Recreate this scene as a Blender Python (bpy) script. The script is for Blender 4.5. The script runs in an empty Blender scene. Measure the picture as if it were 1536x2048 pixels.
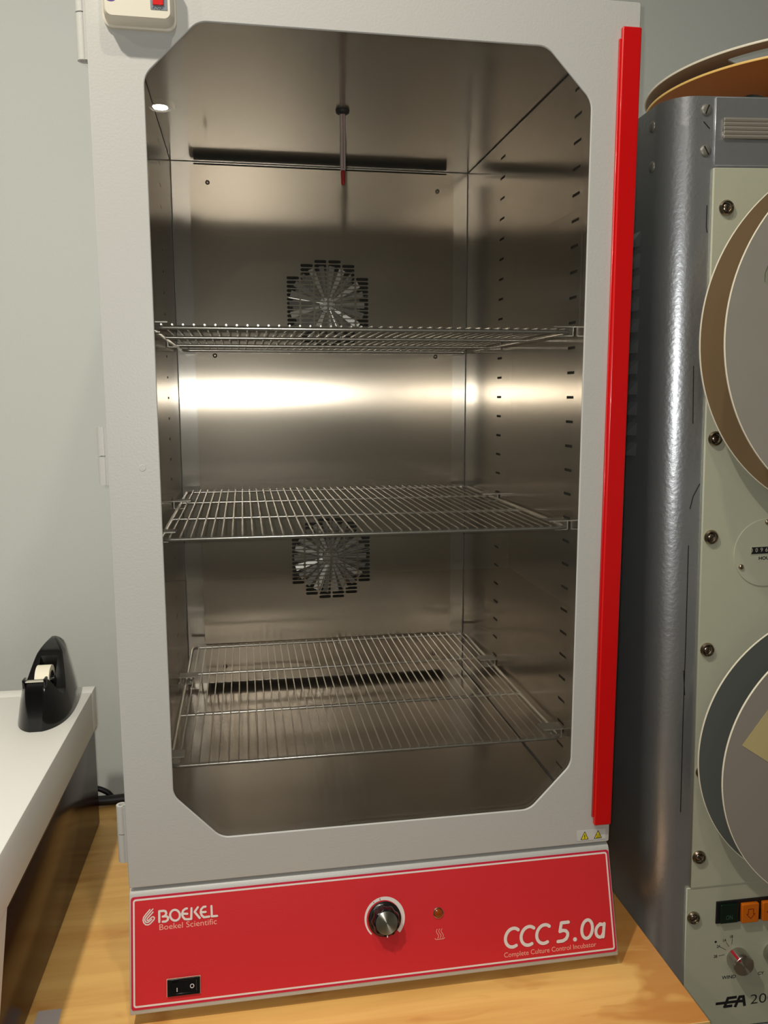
import bpy, bmesh, math, random
from mathutils import Matrix, Vector
random.seed(4)
C = bpy.context.scene.collection
sc = bpy.context.scene
pi = math.pi

# ------------------------------------------------------------------ camera
def cam_axes(yaw, pitch, roll):
    F = Vector((math.sin(yaw)*math.cos(pitch), math.cos(yaw)*math.cos(pitch), -math.sin(pitch)))
    R0 = Vector((math.cos(yaw), -math.sin(yaw), 0)); U0 = R0.cross(F)
    R = R0*math.cos(roll) + U0*math.sin(roll); U = -R0*math.sin(roll) + U0*math.cos(roll)
    return R, U, F
R_, U_, F_ = cam_axes(0.1694, 0.1413, -0.0025)
CAM = Vector((0.1365, -0.8671, 0.5349))
cam = bpy.data.cameras.new('camera'); camo = bpy.data.objects.new('camera', cam); C.objects.link(camo)
camo.matrix_world = Matrix(((R_.x, U_.x, -F_.x, CAM.x), (R_.y, U_.y, -F_.y, CAM.y), (R_.z, U_.z, -F_.z, CAM.z), (0, 0, 0, 1)))
cam.sensor_fit = 'HORIZONTAL'; cam.sensor_width = 36; cam.lens = 36*1638.9/1536; cam.clip_start = .01
sc.camera = camo

# ------------------------------------------------------------------ world, lights, exposure
w = bpy.data.worlds.new('world'); sc.world = w; w.use_nodes = True
w.node_tree.nodes['Background'].inputs[0].default_value = (.9, .95, 1, 1)
w.node_tree.nodes['Background'].inputs[1].default_value = .05
sc.cycles.max_bounces = 16; sc.cycles.glossy_bounces = 10; sc.cycles.transparent_max_bounces = 16
sc.view_settings.view_transform = 'Standard'; sc.view_settings.look = 'None'
sc.view_settings.exposure = 0.0; sc.view_settings.gamma = 1; sc.view_settings.use_curve_mapping = False
# the phone's own flash beside its lens
fl = bpy.data.lights.new('phone_flash', 'POINT'); fl.energy = 10; fl.color = (1, .99, .985); fl.shadow_soft_size = .004
flo = bpy.data.objects.new('phone_flash', fl); C.objects.link(flo); flo.location = CAM + R_*(-.012) + U_*.006 - F_*.006
CEIL_Z = 1.70
LAMPS = [(-.36, -.60, 17.5), (-.163, -2.777, 4), (-1.15, -.90, 5.5), (.25, -.62, 4)]   # recessed ceiling lamps x, y, watts; third one added to brighten the left wall

# ------------------------------------------------------------------ helpers
def lin(c):
    out = []
    for v in c[:3]:
        v /= 255.0
        out.append(v/12.92 if v <= .04045 else ((v+.055)/1.055)**2.4)
    return (*out, 1)
MATS = {}
def pm(name, col, rough=.5, metal=0, bump=0, bscale=200, noise=0, nscale=8, coat=0, aniso=0, tan=None, spec=None, trans=0):
    m = bpy.data.materials.new(name); m.use_nodes = True
    nt = m.node_tree; b = nt.nodes['Principled BSDF']
    c = lin(col); b.inputs['Base Color'].default_value = c
    b.inputs['Roughness'].default_value = rough; b.inputs['Metallic'].default_value = metal
    if coat: b.inputs['Coat Weight'].default_value = coat
    if spec is not None: b.inputs['Specular IOR Level'].default_value = spec
    if trans: b.inputs['Transmission Weight'].default_value = trans
    tc = nt.nodes.new('ShaderNodeTexCoord')
    if noise:
        n = nt.nodes.new('ShaderNodeTexNoise'); n.inputs['Scale'].default_value = nscale; n.inputs['Detail'].default_value = 5
        r = nt.nodes.new('ShaderNodeMapRange'); r.inputs[3].default_value = 1-noise; r.inputs[4].default_value = 1+noise
        mx = nt.nodes.new('ShaderNodeVectorMath'); mx.operation = 'SCALE'; mx.inputs[0].default_value = c[:3]
        nt.links.new(tc.outputs['Object'], n.inputs['Vector']); nt.links.new(n.outputs[0], r.inputs[0])
        nt.links.new(r.outputs[0], mx.inputs['Scale']); nt.links.new(mx.outputs[0], b.inputs['Base Color'])
    if bump:
        n2 = nt.nodes.new('ShaderNodeTexNoise'); n2.inputs['Scale'].default_value = bscale; n2.inputs['Detail'].default_value = 2
        bp = nt.nodes.new('ShaderNodeBump'); bp.inputs['Strength'].default_value = bump; bp.inputs['Distance'].default_value = .002
        nt.links.new(tc.outputs['Object'], n2.inputs['Vector']); nt.links.new(n2.outputs[0], bp.inputs['Height']); nt.links.new(bp.outputs[0], b.inputs['Normal'])
    if aniso:
        b.inputs['Anisotropic'].default_value = aniso
        cx = nt.nodes.new('ShaderNodeCombineXYZ')
        for k in range(3): cx.inputs[k].default_value = tan[k]
        nt.links.new(cx.outputs[0], b.inputs['Tangent'])
    MATS[name] = m
    return m
def steel(name, tan, brush, rough=.19, aniso=.98, col=(215, 206, 194)):
    # brushed stainless sheet: reflections smear across the brush lines (along tan), fine streaks run along brush
    m = pm(name, col, rough, 1, aniso=aniso, tan=tan); nt = m.node_tree; b = nt.nodes['Principled BSDF']
    tc = nt.nodes.new('ShaderNodeTexCoord'); mp = nt.nodes.new('ShaderNodeMapping')
    mp.inputs['Scale'].default_value = [12 if abs(brush[k]) > .5 else 900 for k in range(3)]
    n = nt.nodes.new('ShaderNodeTexNoise'); n.inputs['Scale'].default_value = 1; n.inputs['Detail'].default_value = 3
    r = nt.nodes.new('ShaderNodeMapRange'); r.inputs[3].default_value = .9; r.inputs[4].default_value = 1.08
    n3 = nt.nodes.new('ShaderNodeTexNoise'); n3.inputs['Scale'].default_value = 5; n3.inputs['Detail'].default_value = 4
    r3 = nt.nodes.new('ShaderNodeMapRange'); r3.inputs[3].default_value = .88; r3.inputs[4].default_value = 1.1
    mu = nt.nodes.new('ShaderNodeMath'); mu.operation = 'MULTIPLY'
    mx = nt.nodes.new('ShaderNodeVectorMath'); mx.operation = 'SCALE'; mx.inputs[0].default_value = lin(col)[:3]
    L = nt.links.new
    L(tc.outputs['Object'], mp.inputs[0]); L(mp.outputs[0], n.inputs['Vector']); L(n.outputs[0], r.inputs[0])
    L(tc.outputs['Object'], n3.inputs['Vector']); L(n3.outputs[0], r3.inputs[0]); L(r.outputs[0], mu.inputs[0]); L(r3.outputs[0], mu.inputs[1])
    L(mu.outputs[0], mx.inputs['Scale']); L(mx.outputs[0], b.inputs['Base Color'])
    g = nt.nodes.new('ShaderNodeBsdfAnisotropic'); g.inputs['Roughness'].default_value = .34      # the broad lobe of a worn brushed sheet
    L(mx.outputs[0], g.inputs['Color']); ms = nt.nodes.new('ShaderNodeMixShader'); ms.inputs[0].default_value = .16
    L(b.outputs[0], ms.inputs[1]); L(g.outputs[0], ms.inputs[2]); L(ms.outputs[0], nt.nodes['Material Output'].inputs[0])
    return m

def link(name, me, mat=None, parent=None, loc=(0, 0, 0)):
    o = bpy.data.objects.new(name, me); C.objects.link(o); o.location = loc
    if me is not None and mat is not None and len(me.materials) == 0: me.materials.append(mat)
    if parent is not None:
        o.parent = parent; o.matrix_parent_inverse = Matrix.LocRotScale(parent.location, parent.rotation_euler, parent.scale).inverted()
    return o
def thing(name, label, cat, loc=(0, 0, 0), group=None):
    o = bpy.data.objects.new(name, None); C.objects.link(o); o.location = loc; o.empty_display_size = .02
    o['label'] = label; o['category'] = cat
    if group: o['group'] = group
    return o
def tag(o, label, cat, group=None):
    o['label'] = label; o['category'] = cat
    if group: o['group'] = group
    return o
def finish(bm, M=None, smooth=None):
    if M is not None: bm.transform(M)
    bmesh.ops.recalc_face_normals(bm, faces=bm.faces)
    me = bpy.data.meshes.new('mesh'); bm.to_mesh(me); bm.free()
    if smooth is not None:
        for p in me.polygons: p.use_smooth = True
        me.set_sharp_from_angle(angle=math.radians(smooth))
    return me
def add_box(bm, a, b, bev=0, seg=2):
    x0, y0, z0 = a; x1, y1, z1 = b
    vs = [bm.verts.new(p) for p in ((x0,y0,z0),(x1,y0,z0),(x1,y1,z0),(x0,y1,z0),(x0,y0,z1),(x1,y0,z1),(x1,y1,z1),(x0,y1,z1))]
    fs = [bm.faces.new([vs[i] for i in q]) for q in ((0,3,2,1),(4,5,6,7),(0,1,5,4),(1,2,6,5),(2,3,7,6),(3,0,4,7))]
    if bev:
        es = list({e for f in fs for e in f.edges})
        bmesh.ops.bevel(bm, geom=es, offset=bev, segments=seg, profile=.5, affect='EDGES')
def box(name, a, b, mat, parent=None, bev=0, M=None, seg=2):
    bm = bmesh.new(); add_box(bm, a, b, bev, seg)
    return link(name, finish(bm, M, 40 if bev else None), mat, parent)
def add_cyl(bm, p, q, r, n=24, r2=None, caps=True):
    p = Vector(p); q = Vector(q); d = (q-p); r2 = r if r2 is None else r2
    z = d.normalized(); x = z.orthogonal().normalized(); y = z.cross(x)
    A = [bm.verts.new(p + (x*math.cos(2*pi*k/n) + y*math.sin(2*pi*k/n))*r) for k in range(n)]
    B = [bm.verts.new(q + (x*math.cos(2*pi*k/n) + y*math.sin(2*pi*k/n))*r2) for k in range(n)]
    for k in range(n): bm.faces.new((A[k], A[(k+1) % n], B[(k+1) % n], B[k]))
    if caps: bm.faces.new(A[::-1]); bm.faces.new(B)
def cyl(name, p, q, r, mat, parent=None, n=24, r2=None, M=None):
    bm = bmesh.new(); add_cyl(bm, p, q, r, n, r2)
    return link(name, finish(bm, M, 40), mat, parent)
def add_lathe(bm, prof, n=32):      # profile of (radius, z) turned about local z
    rings = []
    for r, z in prof:
        if r < 1e-6: rings.append([bm.verts.new((0, 0, z))])
        else: rings.append([bm.verts.new((r*math.cos(2*pi*k/n), r*math.sin(2*pi*k/n), z)) for k in range(n)])
    for a, b in zip(rings, rings[1:]):
        for k in range(n):
            k2 = (k+1) % n
            if len(a) == 1 and len(b) == 1: continue
            if len(a) == 1: bm.faces.new((a[0], b[k2], b[k]))
            elif len(b) == 1: bm.faces.new((a[k], a[k2], b[0]))
            else: bm.faces.new((a[k], a[k2], b[k2], b[k]))
def lathe_mesh(prof, n=32, M=None, sm=35):
    bm = bmesh.new(); add_lathe(bm, prof, n); return finish(bm, M, sm)
def add_tube(bm, pts, r, n=8, closed=False):
    P = [Vector(p) for p in pts]; N = len(P); rings = []
    up = None
    for i in range(N):
        if closed: d = (P[(i+1) % N] - P[i-1])
        else: d = P[min(i+1, N-1)] - P[max(i-1, 0)]
        d.normalize()
        if up is None: up = d.orthogonal().normalized()
        up = (up - d*up.dot(d)).normalized(); s = d.cross(up)
        rings.append([bm.verts.new(P[i] + (up*math.cos(2*pi*k/n) + s*math.sin(2*pi*k/n))*r) for k in range(n)])
    pairs = list(zip(rings, rings[1:])) + ([(rings[-1], rings[0])] if closed else [])
    for a, b in pairs:
        for k in range(n): bm.faces.new((a[k], a[(k+1) % n], b[(k+1) % n], b[k]))
    if not closed: bm.faces.new(rings[0][::-1]); bm.faces.new(rings[-1])
def tube_mesh(pts, r, n=8, closed=False, M=None):
    bm = bmesh.new(); add_tube(bm, pts, r, n, closed); return finish(bm, M, 60)
def smooth_path(pts, k=8):
    P = [Vector(p) for p in pts]; out = []
    for i in range(len(P)-1):
        a = P[max(i-1, 0)]; b = P[i]; c = P[i+1]; d = P[min(i+2, len(P)-1)]
        for j in range(k):
            t = j/k; out.append(.5*((2*b) + (c-a)*t + (2*a-5*b+4*c-d)*t*t + (3*b-a-3*c+d)*t**3))
    out.append(P[-1]); return out
def rpoly(pts, r, n=6):             # polygon with rounded corners (2-D)
    out = []; N = len(pts)
    rs = r if isinstance(r, (list, tuple)) else [r]*N
    for i in range(N):
        p = Vector(pts[i]); a = (Vector(pts[i-1]) - p).normalized(); b = (Vector(pts[(i+1) % N]) - p).normalized()
        if rs[i] <= 0: out.append(tuple(p)); continue
        ang = a.angle(b); t = rs[i]/math.tan(ang/2); bis = (a+b).normalized(); c = p + bis*(rs[i]/math.sin(ang/2))
        s = p + a*t - c; e = p + b*t - c
        for k in range(n+1):
            v = s.lerp(e, k/n); v = v.normalized()*rs[i]
            # even angular spacing
            th = s.angle_signed(e)*k/n
            v = Vector((s.x*math.cos(-th) - s.y*math.sin(-th), s.x*math.sin(-th) + s.y*math.cos(-th)))
            out.append(tuple(c+v))
    return out
def rect(x0, y0, x1, y1, r=0, n=5):
    p = [(x0, y0), (x1, y0), (x1, y1), (x0, y1)]
    return rpoly(p, r, n) if r else p
def circ(x, y, r, n=24): return [(x + r*math.cos(2*pi*k/n), y + r*math.sin(2*pi*k/n)) for k in range(n)]
def stadium(x, y, w, h, n=5):
    r = h/2; d = w/2-r
    return [(x+d+r*math.cos(-pi/2+pi*k/n), y+r*math.sin(-pi/2+pi*k/n)) for k in range(n+1)] + [(x-d+r*math.cos(pi/2+pi*k/n), y+r*math.sin(pi/2+pi*k/n)) for k in range(n+1)]
def plate_mesh(outer, holes, z0, z1, M, bev=0):
    # flat plate with real holes: outline in local xy, thickness z0..z1, placed by M
    cu = bpy.data.curves.new('plate', 'CURVE'); cu.dimensions = '2D'; cu.fill_mode = 'BOTH'
    for poly in [outer]+list(holes):
        sp = cu.splines.new('POLY'); sp.points.add(len(poly)-1); sp.use_cyclic_u = True
        for i, (x, y) in enumerate(poly): sp.points[i].co = (x, y, 0, 1)
    cu.extrude = max((z1-z0)/2 - bev, 0)
    if bev: cu.bevel_depth = bev; cu.bevel_resolution = 1; cu.offset = -bev
    o = bpy.data.objects.new('plate_tmp', cu); C.objects.link(o)
    dg = bpy.context.evaluated_depsgraph_get(); me = bpy.data.meshes.new_from_object(o.evaluated_get(dg))
    bpy.data.objects.remove(o); bpy.data.curves.remove(cu); me.materials.clear()
    me.transform(M @ Matrix.Translation((0, 0, (z0+z1)/2)))
    return me
def plate(name, outer, holes, z0, z1, M, mat, parent=None, bev=0): return link(name, plate_mesh(outer, holes, z0, z1, M, bev), mat, parent)
def text(name, body, M, bb, mat, parent=None, shear=0, bold=0, z=.0002, keep=False):
    cu = bpy.data.curves.new('text', 'FONT'); cu.body = body; cu.size = 1; cu.shear = shear; cu.offset = bold; cu.resolution_u = 4
    o = bpy.data.objects.new('text_tmp', cu); C.objects.link(o)
    dg = bpy.context.evaluated_depsgraph_get(); me = bpy.data.meshes.new_from_object(o.evaluated_get(dg))
    bpy.data.objects.remove(o); bpy.data.curves.remove(cu); me.materials.clear()
    xs = [v.co.x for v in me.vertices]; ys = [v.co.y for v in me.vertices]
    x0, x1, y0, y1 = min(xs), max(xs), min(ys), max(ys)
    sx = (bb[2]-bb[0])/(x1-x0); sy = (bb[3]-bb[1])/(y1-y0)
    for v in me.vertices: v.co = ((v.co.x-x0)*sx + bb[0], (v.co.y-y0)*sy + bb[1], z)
    me.transform(M)
    return link(name, me, mat, parent)
def add_strokes(bm, lines, wd, z, cap=True):
    dz = [0]
    def zz(): dz[0] += 4e-6; return z + dz[0]      # overlapping pen pieces stacked a hair apart
    for ln in lines:
        P = [Vector(p) for p in ln]
        for a, b in zip(P, P[1:]):
            d = (b-a).normalized(); n = Vector((-d.y, d.x))*wd/2
            h = zz(); bm.faces.new([bm.verts.new((q.x, q.y, h)) for q in (a-n, b-n, b+n, a+n)])
        for q in (P if cap else P[1:-1]):
            h = zz(); bm.faces.new([bm.verts.new((x, y, h)) for x, y in circ(q.x, q.y, wd/2, 12)])
def strokes(name, lines, wd, M, mat, parent=None, z=.0002, cap=True):
    bm = bmesh.new(); add_strokes(bm, lines, wd, z, cap); bm.transform(M)
    me = bpy.data.meshes.new('mesh'); bm.to_mesh(me); bm.free()
    return link(name, me, mat, parent)
def arc(cx, cy, r, a0, a1, n=12, ry=None):
    ry = r if ry is None else ry
    return [(cx + r*math.cos(math.radians(a0+(a1-a0)*k/n)), cy + ry*math.sin(math.radians(a0+(a1-a0)*k/n))) for k in range(n+1)]
def frame(o, x, y):                 # local axes -> world
    x = Vector(x).normalized(); y = Vector(y).normalized(); z = x.cross(y)
    return Matrix(((x.x, y.x, z.x, o[0]), (x.y, y.y, z.y, o[1]), (x.z, y.z, z.z, o[2]), (0, 0, 0, 1)))
FRONT = frame((0, 0, 0), (1, 0, 0), (0, 0, 1))    # local x right, y up, z towards the viewer
def FR(y): return frame((0, y, 0), (1, 0, 0), (0, 0, 1))

# ------------------------------------------------------------------ materials
M_wall = pm('painted_wall', (205, 209, 204), .6, bump=.12, bscale=260)
M_ceil = pm('ceiling_paint', (205, 205, 200), .8)
M_floor = pm('floor_vinyl', (120, 105, 90), .5, noise=.15, nscale=3)
M_white = pm('grey_white_powder_coat', (188, 188, 182), .42, bump=.1, bscale=420)
M_inner = pm('door_liner_white', (228, 206, 170), .6)
M_gasket = pm('black_rubber', (22, 22, 23), .6)
M_red = pm('red_gloss_plastic', (205, 8, 12), .25, coat=.3)
M_face = pm('red_overlay_film', (206, 38, 44), .45, bump=.05, bscale=900)
M_crimson = pm('crimson_overlay_border', (196, 26, 56), .45)
M_print = pm('white_print', (226, 214, 206), .5)
M_pinkprint = pm('pale_print', (236, 170, 150), .5)
M_black = pm('black_plastic', (12, 12, 13), .25)
M_blackmat = pm('black_matte', (14, 14, 14), .6)
M_shade = pm('cavity_shade', (16, 15, 14), .8)  # near-black colour for the shade behind the back panel
M_backS = steel('steel_back', (1, 0, 0), (0, 0, 1), col=(222, 216, 208))  # lighter than the panel steel, painting in the strips' brighter reflection
M_panelS = steel('steel_panel', (1, 0, 0), (0, 0, 1), col=(206, 195, 181))
M_sideS = steel('steel_side', (0, 1, 0), (0, 0, 1))
M_floorS = steel('steel_floor', (0, 1, 0), (1, 0, 0), rough=.215, aniso=.85, col=(200, 192, 181))
M_polish = pm('polished_metal', (212, 206, 194), .3, .75)
M_chrome = pm('bright_wire', (244, 240, 230), .27, .85)
M_clip = pm('galvanised_clip', (214, 210, 200), .45, .6)
M_screw = pm('dull_steel_screw', (150, 140, 128), .3, 1)
M_scr2 = pm('painted_screw', (132, 130, 120), .42, .4)
M_nickel = pm('nickel', (170, 155, 135), .22, 1)
M_alu = pm('spun_aluminium', (190, 188, 182), .28, 1, aniso=.0)
M_fandisc = pm('fan_disc_metal', (104, 98, 90), .4, .6)
M_blade = pm('fan_blade_metal', (230, 228, 222), .42, .6)
M_amber = pm('amber_lens', (140, 60, 8), .12, coat=.5)
M_yellow = pm('yellow_print', (228, 212, 40), .5)
M_label = pm('clear_label', (205, 205, 200), .35)
M_cream = pm('cream_plastic', (214, 208, 190), .4)
M_bezel = pm('grey_bezel', (120, 128, 135), .4)
M_redled = pm('red_button', (200, 20, 15), .3)
M_purple = pm('purple_print', (70, 40, 130), .5)
M_glasstube = pm('milky_tube', (208, 196, 190), .12, noise=.03)
M_redliq = pm('red_spirit', (190, 8, 20), .15, coat=.6)
M_devwhite = pm('light_grey_shell', (236, 235, 229), .5, bump=.06, bscale=500)
M_brown = pm('smoked_brown_panel', (46, 16, 7), .2, spec=.16)
M_tape = pm('matte_tape', (240, 234, 212), .55)
M_disp = pm('dispenser_black', (11, 11, 12), .16)
M_dispm = pm('dispenser_matte_black', (34, 34, 34), .5, bump=.1, bscale=900)
M_sticker = pm('grey_tape', (196, 184, 178), .5)
M_rack = pm('hammered_grey_enamel', (192, 195, 197), .36, metal=.87, bump=.16, bscale=210, noise=.10, nscale=14)
M_rackpanel = pm('sage_cream_enamel', (182, 183, 160), .45, bump=.06, bscale=300, noise=.04, nscale=30)
M_rackdark = pm('rack_interior', (20, 20, 20), .7)
M_ink = pm('black_ink', (18, 18, 20), .6)
M_reelgold = pm('bronze_reel_flange', (160, 134, 98), .42, .5, noise=.08, nscale=9)
M_reelgrey = pm('grey_reel_flange', (156, 152, 140), .5, .2, noise=.05, nscale=30)
M_reelolive = pm('olive_grey_flange', (150, 150, 128), .5)
M_reeldark = pm('slate_reel_flange', (100, 104, 100), .45, .2)
M_reeltaupe = pm('taupe_reel_flange', (152, 144, 133), .5, .2)
M_rim = pm('pale_reel_rim', (235, 228, 205), .35)
M_amberdisc = pm('amber_reel_flange', (196, 112, 36), .4)
M_amberrim = pm('amber_rim', (240, 196, 110), .4)
M_paper = pm('aged_paper', (188, 172, 120), .7, noise=.05, nscale=40)
M_green = pm('dark_green_button', (10, 34, 22), .25)
M_orange = pm('orange_button', (214, 108, 12), .35)
M_darkred = pm('dark_red_print', (110, 20, 5), .5)
M_redstripe = pm('red_stripe', (175, 20, 40), .4)
M_cable = pm('black_cable', (14, 14, 15), .45)

def glass_mat(name, tint=(.985, .985, .975)):
    m = bpy.data.materials.new(name); m.use_nodes = True; nt = m.node_tree; nt.nodes.clear()
    out = nt.nodes.new('ShaderNodeOutputMaterial'); mix = nt.nodes.new('ShaderNodeMixShader')
    fr = nt.nodes.new('ShaderNodeFresnel'); fr.inputs[0].default_value = 1.45
    tr = nt.nodes.new('ShaderNodeBsdfTransparent'); tr.inputs[0].default_value = (*tint, 1)
    gl = nt.nodes.new('ShaderNodeBsdfGlossy'); gl.inputs['Roughness'].default_value = .0
    nt.links.new(fr.outputs[0], mix.inputs[0]); nt.links.new(tr.outputs[0], mix.inputs[1]); nt.links.new(gl.outputs[0], mix.inputs[2]); nt.links.new(mix.outputs[0], out.inputs[0])
    return m
M_glass = glass_mat('door_glass')

def plywood():
    m = pm('plywood', (212, 166, 98), .42); nt = m.node_tree; b = nt.nodes['Principled BSDF']; L = nt.links.new
    tc = nt.nodes.new('ShaderNodeTexCoord')
    mp = nt.nodes.new('ShaderNodeMapping'); mp.inputs['Scale'].default_value = (2.2, 26, 1)
    n = nt.nodes.new('ShaderNodeTexNoise'); n.inputs['Scale'].default_value = 1.6; n.inputs['Detail'].default_value = 8; n.inputs['Distortion'].default_value = .8
    cr = nt.nodes.new('ShaderNodeValToRGB'); e = cr.color_ramp.elements
    e[0].position = .28; e[0].color = lin((222, 166, 92)); e[1].position = .62; e[1].color = lin((242, 194, 114))
    L(tc.outputs['Object'], mp.inputs[0]); L(mp.outputs[0], n.inputs['Vector']); L(n.outputs[0], cr.inputs[0])
    # amber varnish stains, mostly along the right-hand edge
    mp2 = nt.nodes.new('ShaderNodeMapping'); mp2.inputs['Scale'].default_value = (7, 16, 1)
    n2 = nt.nodes.new('ShaderNodeTexNoise'); n2.inputs['Scale'].default_value = 1; n2.inputs['Detail'].default_value = 3; n2.inputs['Distortion'].default_value = .6
    sx = nt.nodes.new('ShaderNodeSeparateXYZ'); L(tc.outputs['Object'], sx.inputs[0])
    r = nt.nodes.new('ShaderNodeMapRange'); r.inputs[1].default_value = .50; r.inputs[2].default_value = .63; r.inputs[3].default_value = 0; r.inputs[4].default_value = .24
    L(sx.outputs[0], r.inputs[0]); ad = nt.nodes.new('ShaderNodeMath'); ad.operation = 'ADD'
    L(tc.outputs['Object'], mp2.inputs[0]); L(mp2.outputs[0], n2.inputs['Vector']); L(n2.outputs[0], ad.inputs[0]); L(r.outputs[0], ad.inputs[1])
    cr2 = nt.nodes.new('ShaderNodeValToRGB'); cr2.color_ramp.elements[0].position = .60; cr2.color_ramp.elements[1].position = .70
    L(ad.outputs[0], cr2.inputs[0])
    mx = nt.nodes.new('ShaderNodeMix'); mx.data_type = 'RGBA'; mx.inputs['B'].default_value = lin((190, 118, 48))
    m2 = nt.nodes.new('ShaderNodeMath'); m2.operation = 'MULTIPLY'; m2.inputs[1].default_value = .7; L(cr2.outputs[0], m2.inputs[0])
    L(m2.outputs[0], mx.inputs['Factor']); L(cr.outputs[0], mx.inputs['A']); L(mx.outputs['Result'], b.inputs['Base Color'])
    bp = nt.nodes.new('ShaderNodeBump'); bp.inputs['Strength'].default_value = .12; bp.inputs['Distance'].default_value = .002
    L(n.outputs[0], bp.inputs['Height']); L(bp.outputs[0], b.inputs['Normal'])
    return m
M_ply = plywood()
M_plyedge = pm('plywood_edge', (226, 186, 118), .6, noise=.15, nscale=60)
M_rubfoot = pm('rubber_foot', (20, 20, 20), .7)

# ------------------------------------------------------------------ the room
FLOOR = -.90; TBL = -.14
def struct(name, a, b, mat):
    o = box(name, a, b, mat); o['kind'] = 'structure'; return o
X0, X1, Y0, Y1 = -1.7, 2.3, -5.6, .60
struct('floor', (X0-.1, Y0-.1, FLOOR-.1), (X1+.1, Y1+.1, FLOOR), M_floor)
struct('ceiling', (X0-.1, Y0-.1, CEIL_Z+.02), (X1+.1, Y1+.1, CEIL_Z+.12), M_ceil)
struct('wall_back', (X0-.1, Y1, FLOOR), (X1+.1, Y1+.1, CEIL_Z+.02), M_wall)
struct('wall_front', (X0-.1, Y0-.1, FLOOR), (X1+.1, Y0, CEIL_Z+.02), M_wall)
struct('wall_left', (X0-.1, Y0, FLOOR), (X0, Y1, CEIL_Z+.02), M_wall)
struct('wall_right', (X1, Y0, FLOOR), (X1+.1, Y1, CEIL_Z+.02), M_wall)
for i, (x, y, e) in enumerate(LAMPS):
    t = thing('ceiling_light', ['round recessed ceiling lamp above the light grey case', 'round recessed ceiling lamp farthest from the incubator', 'round ceiling lamp nearest the left wall, added to brighten that wall', 'round recessed ceiling lamp straight above the incubator door'][i], 'lamp', (x, y, CEIL_Z))
    link('trim_ring', lathe_mesh([(.042, .018), (.042, 0), (.058, 0), (.058, .02)], 32, Matrix.Translation((x, y, CEIL_Z))), M_white, t)
    l = bpy.data.lights.new('lamp_disc', 'AREA'); l.shape = 'DISK'; l.size = .06; l.energy = e; l.color = (1, .93, .82)
    lo = bpy.data.objects.new('lamp_disc', l); C.objects.link(lo); lo.parent = t; lo.location = (0, 0, .004)

# ------------------------------------------------------------------ bench
bench = thing('workbench', 'plywood topped bench carrying the incubator, amber stains along its right edge', 'table', (-.15, .18, FLOOR))
TX1 = .6207; TY0 = -.132; TY1 = .50
link('tabletop', None, None) if False else None
bm = bmesh.new(); add_box(bm, (-1.0, TY0, TBL-.001-.018), (TX1, TY1, TBL), .0008, 1)
link('tabletop', finish(bm), M_ply, bench)
box('edge_band', (-1.0, TY0-.0012, TBL-.018), (TX1, TY0, TBL-.001), M_plyedge, bench)
for x in (-.95, .54):
    for y in (TY0+.03, TY1-.07): box('leg', (x, y, FLOOR), (x+.05, y+.05, TBL-.019), M_ply, bench, .003)

# ------------------------------------------------------------------ incubator
W = .56; H = .9423; D = .53; XL = .0339; XR = .5198; ZC = .9036; ZF = .0425; YB = .57
inc = thing('laboratory_incubator', 'tall grey-white incubator with glass door, red handle and red control panel', 'incubator', (W/2, .28, TBL))
# hollow outer shell of sheet metal
bm = bmesh.new()
yf = .0136
add_box(bm, (.0005, yf, -.123), (.004, YB, H-.002)); add_box(bm, (W-.004, yf, -.123), (W-.0005, YB, H-.002))
add_box(bm, (.0005, yf, H-.006), (W-.0005, YB, H-.002)); add_box(bm, (.0005, yf, -.123), (W-.0005, YB, -.119)); add_box(bm, (.0005, YB-.004, -.123), (W-.0005, YB, H-.002))
link('outer_cabinet', finish(bm), M_white, inc)
plate('front_frame', rect(.0005, -.004, W-.0005, H-.002), [rect(XL, ZF, XR, ZC)], 0, .002, FR(yf+.002), M_white, inc)
# chamber sheets (gaps between them are real)
back = box('chamber_back_wall', (XL+.0012, D, ZF), (XR-.0012, D+.002, ZC-.0010), M_backS, inc)
SLOTS_Z = [.0425 + .0288*k for k in range(1, 30)]
SY = (.063, .338)
holes = [rect(y-.0105, z-.0016, y+.0105, z+.0016) for z in SLOTS_Z if z < .89 for y in SY]
plate('chamber_side_wall', rect(yf, ZF+.0022, D, ZC-.0016), holes, 0, .0012, frame((XR, 0, 0), (0, 1, 0), (0, 0, 1)), M_sideS, inc)
plate('chamber_side_wall', rect(yf, ZF, D, ZC-.0022), holes, -.0012, 0, frame((XL, 0, 0), (0, 1, 0), (0, 0, 1)), M_sideS, inc)
for x0, x1 in ((XR+.006, XR+.008), (XL-.008, XL-.006)): box('insulation_board', (x0, yf+.004, ZF), (x1, D, ZC), pm('insulation_grey', (92, 84, 74), .8), inc)
TX, TYY = .2755, .26
plate('chamber_ceiling', rect(XL, yf, XR, D), [circ(TX, TYY, .007, 16)], 0, .0012, frame((0, 0, ZC), (1, 0, 0), (0, 1, 0)), M_floorS, inc)
box('chamber_floor', (XL, yf, ZF-.0012), (XR-.0020, D, ZF), M_floorS, inc)
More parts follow.
